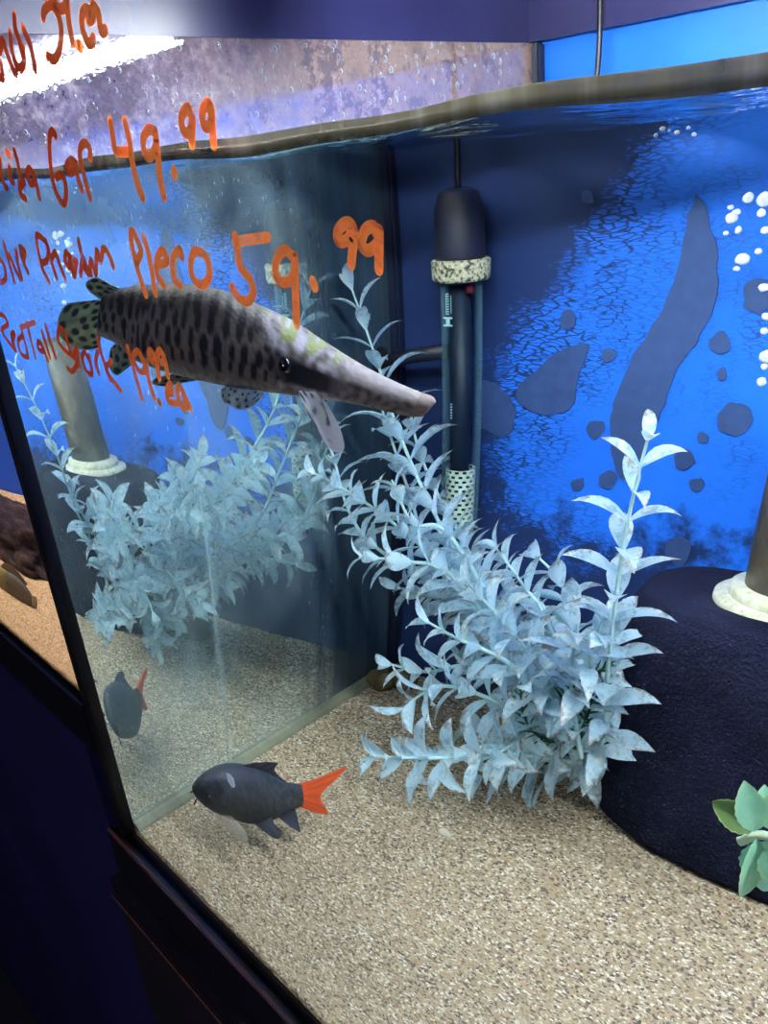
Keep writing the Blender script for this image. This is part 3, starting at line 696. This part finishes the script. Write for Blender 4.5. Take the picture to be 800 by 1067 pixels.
ring_body('body', st, gar_col, gar_skin, gar, 72, 20)
def fin_spots(seed, nu, nv, ground, dark=(24, 28, 34), size=.30, ray=0):
    def f(u, v):
        g = mixc(L3(*ground), L3(90, 96, 70), .3 + .8 * nz3(u * 9, v * 2, seed)); d = 9
        for i in range(-1, nu + 1):
            for j in range(-1, nv + 1):
                cu = (i + .5 + .5 * (j % 2)) / nu + nz3(i * 3.1, j * 7.3, seed) * .08; cv = (j + .5) / nv + nz3(i * 5.1, j * 2.3, seed + 4) * .08
                dx = (u - cu) * nu / size; dv = (v - cv) * nv / (size * 1.15); d = min(d, dx * dx + dv * dv)
        return mixc(L3(*dark), g, sstep(.7, 1.4, d))
    return f
W3 = lambda pts, y: [wet(a, b, y) for a, b in pts]
def Wy(pts): return [wet(*p) for p in pts]
fin('tail_fin', Wy([(107, 312, .032), (104, 330, .032), (105, 348, .032)]), Wy([(84, 314, .030), (68, 318, .029), (60, 334, .028), (62, 350, .028), (74, 360, .029), (90, 365, .030), (104, 362, .031)]), fin_spots(1, 5, 4, (160, 176, 130)), gar_fin, gar, .002, 44, 30)
fin('dorsal_fin', Wy([(125, 300, .036), (118, 304, .035), (112, 312, .034)]), Wy([(112, 296, .034), (101, 289, .033), (92, 292, .033), (89, 299, .033), (98, 308, .033), (108, 314, .034)]), fin_spots(2, 4, 3, (150, 160, 120)), gar_fin, gar, .0018, 40, 24)
fin('anal_fin', Wy([(124, 356, .036), (134, 366, .038), (142, 376, .040)]), Wy([(115, 362, .035), (113, 374, .035), (115, 386, .036), (122, 391, .037), (132, 384, .038), (139, 378, .040)]), fin_spots(3, 3, 3, (130, 150, 120)), gar_fin, gar, .0018, 40, 24)
fin('pelvic_fin', Wy([(196, 389, .050), (205, 392, .051), (212, 395, .052)]), Wy([(176, 391, .043), (162, 394, .042), (158, 400, .042), (172, 403, .044), (190, 399, .047)]), fin_spots(4, 3, 4, (150, 150, 140)), gar_fin, gar, .0015, 30, 24)
fin('pelvic_fin', Wy([(240, 400, .057), (255, 402, .060), (272, 404, .063)]), Wy([(230, 406, .050), (232, 418, .050), (248, 427, .052), (262, 424, .055), (275, 412, .060)]), fin_spots(5, 6, 4, (176, 190, 196), size=.20), clear_fin, gar, .0012, 40, 24)
fin('pectoral_fin', Wy([(310, 407, .070), (318, 409, .071), (328, 410, .072)]), Wy([(318, 428, .064), (334, 455, .058), (346, 470, .056), (358, 468, .056), (354, 446, .060), (340, 420, .066)]), lambda u, v: mixc(L3(212, 214, 232), L3(58, 60, 84), sstep(.05, .28, nz3(u * 4, v * 5, 4)) * .9), clear_fin, gar, .0014, 36, 28)
# eye on the near flank
ep = wet(300, 378, .062)
e = lathe('eye', [(0, -.0032), (.0022, -.0024), (.0033, 0), (.0022, .0024), (0, .0032)], eye_mat, gar, 20); e.rotation_euler = (PI / 2, 0, 0); e.location = wet(297, 381, .0615) - gar.location

# red tailed shark
sh = tag(empty('red_tailed_fish', tuple(wet(260, 830, .14))), 'dark grey fish with bright orange forked tail swimming over the sand', 'fish')
sst = [(200, 819, 825, .080, .0018), (205, 813, 832, .083, .005), (213, 808, 839, .089, .0085), (225, 803, 846, .101, .0120), (240, 799, 851, .118, .0145), (257, 799, 855, .136, .0145), (274, 803, 854, .154, .0125), (288, 810, 850, .168, .0095), (300, 816, 845, .180, .0065), (313, 817, 840, .192, .0040)]
st = [(wet(x, a, y), wet(x, b, y), w) for x, a, b, y, w in sst]
def sh_col(s, v, h):
    c = mixc(L3(58, 64, 72), L3(32, 35, 42), .5 + .8 * nz3(s * 30, v * 4, h * 3)); c = mixc(c, L3(38, 44, 58), sstep(.3, 1, v) * .5)
    if s > .55: c = mixc(c, L3(88, 96, 104), .5 * sstep(.2, .5, nz3(s * 50, v * 8, 9)))
    return c
ring_body('body', st, sh_col, shark_skin, sh, 40, 10)
dk = lambda u, v: mixc(L3(30, 33, 44), L3(48, 54, 68), .5 + .5 * math.sin(u * 40))
def tail(u, v): return mixc(L3(196, 72, 34), L3(220, 92, 46), .5 + .4 * math.sin(u * 46) + .3 * nz3(u * 8, v * 8))
def tailc(u, v): return mixc(L3(38, 40, 50), tail(u, v), sstep(.0, .10, v))
fin('tail_fin', Wy([(310, 817, .190), (311, 828, .190), (310, 840, .190)]), Wy([(330, 812, .207), (360, 799, .236), (352, 810, .228), (334, 829, .210), (341, 845, .216), (340, 849, .216), (325, 846, .203)]), tailc, shark_fin, sh, .0016, 56, 20)
fin('dorsal_fin', Wy([(246, 801, .125), (270, 803, .150), (298, 816, .178)]), Wy([(250, 799, .130), (264, 795, .143), (288, 795, .166), (286, 803, .166), (300, 817, .180)]), dk, shark_fin, sh, .0016, 36, 14)
fin('pelvic_fin', Wy([(259, 853, .132), (270, 854, .140), (282, 851, .150)]), Wy([(274, 866, .134), (286, 874, .138), (292, 872, .142), (287, 861, .148)]), dk, shark_fin, sh, .0014, 30, 12)
fin('anal_fin', Wy([(286, 849, .165), (296, 846, .172), (306, 841, .181)]), Wy([(300, 860, .168), (312, 867, .176), (311, 858, .180), (308, 845, .184)]), dk, shark_fin, sh, .0014, 30, 12)
fin('pectoral_fin', Wy([(226, 847, .092), (234, 850, .098), (240, 850, .104)]), Wy([(236, 864, .088), (250, 876, .092), (258, 876, .098), (256, 866, .104)]), lambda u, v: mixc(L3(120, 114, 100), L3(160, 150, 130), u), veil_fin, sh, .0010, 24, 12)
fin('pectoral_fin', Wy([(235, 806, .098), (239, 807, .100), (243, 812, .104)]), Wy([(237, 814, .090), (242, 821, .090), (245, 820, .094)]), lambda u, v: L3(112, 116, 128), shark_fin, sh, .0010, 16, 10)
loc(tube('barbel', [wet(201, 824, .081), wet(199, 825.5, .079), wet(198, 826, .078)], .0006, shark_fin, sh, 6), sh)
loc(tube('barbel', [wet(205, 832, .083), wet(203, 836, .081), wet(202, 839, .080)], .0006, shark_fin, sh, 6), sh)
e = lathe('eye', [(0, -.0026), (.0020, -.0018), (.0030, 0), (.0016, .0016), (0, .0022)], eye_mat, sh, 18); e.rotation_euler = (PI / 2, 0, .5); e.location = wet(217, 831, .0805) - sh.location

# ------------------------------------------------------------------ bubbles, pebbles, droplets
def blob(name, c, r, mat, label, ct, grp, sq=(1, 1, 1), nzs=0, sub=2):
    bm = bmesh.new(); bmesh.ops.create_icosphere(bm, subdivisions=sub, radius=r)
    for v in bm.verts:
        v.co = Vector((v.co.x * sq[0], v.co.y * sq[1], v.co.z * sq[2]))
        if nzs: v.co += noise.noise_vector(v.co * (1.2 / r) + Vector(c) * 50) * r * nzs
    o = bm_obj(name, bm, mat, None, True); o.location = c; return tag(o, label, ct, grp)
for x, y, r in ((779, 206, .0030), (762, 227, .0034), (767, 221, .0022), (769, 240, .0022), (756, 243, .0016), (761, 216, .0014), (773, 270, .0034), (767, 280, .0018), (796, 208, .0036), (793, 222, .0022), (798, 240, .0026), (790, 262, .0018), (796, 300, .0030), (799, 330, .0024), (796, 345, .0018), (798, 372, .0034), (793, 398, .0026), (796, 382, .0018), (690, 134, .0014), (697, 136, .0010), (705, 138, .0012), (717, 133, .0010), (723, 140, .0012), (683, 141, .0012), (648, 128, .0012)):
    up = y < 160
    blob('air_bubble', wet(x, y, .40), r, bubble_mat, 'tiny bright air bubble floating just under the water surface' if up else 'white air bubble rising above the brown lift tube', 'bubble', 'bubbles under the surface' if up else 'bubbles above the lift tube', (random.uniform(.8, 1.2), 1, random.uniform(.7, 1.1)), .25, 2)
peb = simple('pebble', (150, 138, 112), .6, .4, 160, .4); rockb = simple('brown_rock', (92, 78, 52), .8, .3, 90, .5)
c = wet(462, 869, .10); 
def onsand(px, py):
    d = ray(px, py); e_ = CAM + d * (-CAM.y / d.y); r = Vector((d.x / N_W, 0, d.z / N_W)); r.y = math.sqrt(1 - r.x ** 2 - r.z ** 2)
    t = (.002 - e_.z) / r.z; return e_ + r * t
c = onsand(463, 870); blob('pebble', (c.x, c.y, sandz(c.x, c.y) + .0012), .0038, simple('white_pebble', (214, 206, 188), .5), 'small whitish pebble lying on the sand in front of pale plant', 'pebble', None, (1.3, .9, .7), .2)
for (x, y, r, lab) in ((418, 712, .012, 'brown stone in the back corner nearest the heater'), (394, 716, .010, 'brown stone in the back corner against the side pane')):
    c = onsand(x, y); blob('stone', (max(c.x, .016), min(c.y, DEP - .018), .008), r, rockb, lab, 'stone', None, (1.2, .9, .9), .35, 3)
# water droplets clinging inside the upper front pane
m = M('droplet'); tr = m.n('BsdfTransparent'); tr.inputs[0].default_value = (.85, .88, .92, 1); gl = m.pbr(srgb(220, 225, 240), .05, None, 1.0)
lw = m.n('LayerWeight'); lw.inputs[0].default_value = .5
drop_mat = m.end(m.shmix(m.mask(lw.outputs['Facing'], -.1, 1.1), tr.outputs[0], gl))
bm = bmesh.new(); random.seed(11)
for k in range(420):
    y = .004 + .44 * random.random() ** 1.6; z = random.uniform(WL + .008, TOP - .001)
    r = random.choice((.0004, .0006, .0007, .0009, .0013)) * (.8 + y * 2)
    rr = bmesh.ops.create_icosphere(bm, subdivisions=2, radius=1)
    for v in rr['verts']: v.co = Vector((v.co.x * r * .5 + .0002, v.co.y * r + y, v.co.z * r * 1.25 + z))
tag(bm_obj('water_droplets', bm, drop_mat, None, True), 'clear droplets clinging to the dry strip of side glass', 'water droplets', kind='stuff')

# ------------------------------------------------------------------ lamp over the tank
m = M('lamp_tube'); em = m.n('Emission'); em.inputs[0].default_value = (.90, .95, 1, 1); em.inputs[1].default_value = 200
tube_emit = m.end(em.outputs[0])
lamp = tag(empty('aquarium_lamp', (.5, .2, .505)), 'long white fluorescent lamp over the aquarium, seen mirrored in the side pane', 'lamp')
loc(tube('lamp_tube', [(.090, .2, .505), (1.02, .2, .505)], .0065, tube_emit, lamp, 20), lamp)
loc(box('reflector', (.20, .17, .522), (1.05, .23, .526), simple('white_reflector', (225, 228, 235), .5), lamp), lamp)
loc(box('end_cap', (.084, .193, .499), (.0895, .207, .515), black_plastic, lamp), lamp)

# ------------------------------------------------------------------ neighbouring tank
NX0, NX1, NZ = -.75, -.010, .100
nb = tag(empty('aquarium', (-.4, 0, NZ)), 'small neighbouring aquarium at left edge with orange sand and blue back', 'aquarium')
loc(box('front_glass', (NX0, -.006, NZ - .004), (NX1, -.001, NZ + .45), glass_mat, nb), nb)
nbk = simple('plain_blue', (36, 84, 196), .6, .2, 4, .2)
loc(box('back_panel', (NX0, .42, NZ - .004), (NX1, .426, NZ + .45), nbk, nb), nb)
loc(box('side_panel', (NX1 - .004, 0, NZ - .004), (NX1, .42, NZ + .45), nbk, nb), nb)
loc(box('bottom_frame', (NX0, -.0085, NZ - .032), (NX1 - .0005, -.0065, NZ + .006), seal_mat, nb), nb)
loc(box('base_panel', (NX0, -.001, NZ - .012), (NX1 - .001, .42, NZ - .005), black_plastic, nb), nb)
sand_mesh('orange_sand_bed', NX0 + .004, NX1 - .005, .001, .418, NZ + .006, osand_mat, 'orange tan sand covering the floor of neighbouring aquarium', lambda x, y: .002 * noise.noise(Vector((x * 14, y * 14, 5))) + .05 * y * 0)
wf = mesh_obj('neighbour_water', [(NX0, 0, NZ), (NX1, 0, NZ), (NX1, 0, NZ + .42), (NX0, 0, NZ + .42)], [(0, 1, 2, 3)], water_front, None, False)
wf.location.y = .0002; tag(wf, 'clear water face of the neighbouring aquarium at left edge', 'water')
# rock
a = wet(40, 610, .27)
bm = bmesh.new(); bmesh.ops.create_icosphere(bm, subdivisions=5, radius=1)
ctr = Vector((-.305, .235, NZ + .008))
for v in bm.verts:
    p = v.co.copy(); f = .92 + .22 * noise.noise(p * 1.6) + .10 * noise.noise(p * 5) + .07 * noise.noise(p * 13) + .05 * noise.noise(p * 27)
    v.co = ctr + Vector((p.x * .135 * f, p.y * .075 * f, max(p.z, -.10) * .052 * f))
m = M('dark_rock'); p = m.co(); nn = m.noise(p, 45, 8, .75)
rock_mat = m.end(m.pbr(m.ramp(nn, [(.3, srgb(26, 18, 24)), (.5, srgb(62, 44, 44)), (.7, srgb(110, 80, 68))]), .9, m.bump(nn, .9, .006), .2))
tag(bm_obj('dark_rock', bm, rock_mat, None, True), 'dark craggy brown rock on orange sand in neighbouring aquarium', 'rock')
# tan fish
tf = tag(empty('tan_fish', tuple(wet(12, 612, .10))), 'tan fish with yellow face resting near rock in neighbouring aquarium', 'fish')
tst = [(-16, 588, 592, .10, .001), (-6, 588, 606, .10, .006), (6, 594, 620, .10, .009), (16, 600, 628, .10, .009), (26, 610, 633, .10, .006), (33, 620, 633, .10, .003)]
st = [(wet(x, a_, y), wet(x, b_, y), w) for x, a_, b_, y, w in tst]
ring_body('body', st, lambda s, v, h: mixc(mixc(L3(150, 130, 60), L3(104, 92, 78), sstep(.35, .6, s)), L3(56, 44, 38), .3 * sstep(.0, .4, nz3(s * 9, v * 3))), shark_skin, tf, 24, 8)
fin('tail_fin', Wy([(32, 620, .10), (33, 633, .10)] if False else [(32, 620, .10), (33, 626, .10), (31, 633, .10)]), Wy([(38, 622, .10), (39, 630, .10), (36, 638, .10)]), lambda u, v: L3(170, 150, 120), shark_fin, tf, .001, 12, 8)
fin('dorsal_fin', Wy([(0, 590, .10), (12, 598, .10), (26, 611, .10)]), Wy([(4, 586, .10), (16, 593, .10), (29, 609, .10)]), lambda u, v: L3(120, 100, 84), shark_fin, tf, .001, 12, 8)
e = lathe('eye', [(0, -.002), (.0015, -.0013), (.002, 0), (.0015, .0013), (0, .002)], eye_mat, tf, 14); e.rotation_euler = (PI / 2, 0, 0); e.location = wet(8, 608, .092) - tf.location

# ------------------------------------------------------------------ stands and room
sd = tag(empty('aquarium_stand', (.4, .2, -.9)), 'dark stand carrying the large aquarium', 'stand')
loc(box('top_board', (-.018, -.020, -.055), (XR, DEP + .02, -.041), black_plastic, sd, .001), sd)
loc(box('rail_edge', (-.019, -.0225, -.0585), (XR, -.0205, -.0555), lip_mat, sd, .001), sd)
loc(box('front_board', (-.0175, -.018, -.90), (XR, .0, -.0555), dark_panel, sd), sd)
s2 = tag(empty('aquarium_stand', (-.4, .2, -.9)), 'dark navy stand under the neighbouring aquarium', 'stand')
loc(box('front_board', (-1.6, -.010, -.90), (-.0190, .004, NZ - .0325), navy_panel, s2), s2)
loc(box('top_board', (-1.6, .0045, NZ - .032), (-.0190, .45, NZ - .0135), black_plastic, s2), s2)
fl = box('floor', (-3, -3, -.92), (3, 3, -.90), simple('shop_floor', (14, 12, 24), .6, .3, 6, .2)); tag(fl, kind='structure')
wl_ = box('wall_back', (-3, .75, -.90), (3, .80, 2.2), simple('shop_wall', (60, 62, 86), .8, .2, 3, .15)); tag(wl_, kind='structure')

# ------------------------------------------------------------------ light
def area(name, loc_, size, sy, power, col, rot=(0, 0, 0)):
    l = bpy.data.lights.new(name, 'AREA'); l.shape = 'RECTANGLE'; l.size = size; l.size_y = sy; l.energy = power; l.color = col
    o = bpy.data.objects.new(name, l); o.location = loc_; o.rotation_euler = rot; C.objects.link(o); return o
area('neighbour_lamp', (-.38, .2, .80), .6, .3, 8.5, (1, .93, .85))
area('shop_light', (.9, -1.6, 1.5), .8, .3, 34, (1, .95, .9), (math.radians(42), 0, math.radians(15)))
w = bpy.data.worlds.new('World'); bpy.context.scene.world = w; w.use_nodes = True
w.node_tree.nodes['Background'].inputs[0].default_value = (.03, .035, .09, 1); w.node_tree.nodes['Background'].inputs[1].default_value = .6
# ------------------------------------------------------------------ camera
cam = bpy.data.cameras.new('camera'); co = bpy.data.objects.new('camera', cam); C.objects.link(co)
right = Vector((X_.x, Y_.x, Z_.x)); down = Vector((X_.y, Y_.y, Z_.y)); fwd = Vector((X_.z, Y_.z, Z_.z))
Rm = Matrix((right, -down, -fwd)).transposed().to_4x4()
co.matrix_world = Matrix.Translation(CAM) @ Rm
cam.sensor_fit = 'VERTICAL'; cam.sensor_height = 36; cam.sensor_width = 27; cam.lens = 36 * F / 1067; cam.clip_start = .01
bpy.context.scene.camera = co
vs_ = bpy.context.scene.view_settings; vs_.view_transform = 'Standard'; vs_.look = 'None'; vs_.gamma = 1; vs_.exposure = 0; vs_.use_curve_mapping = False
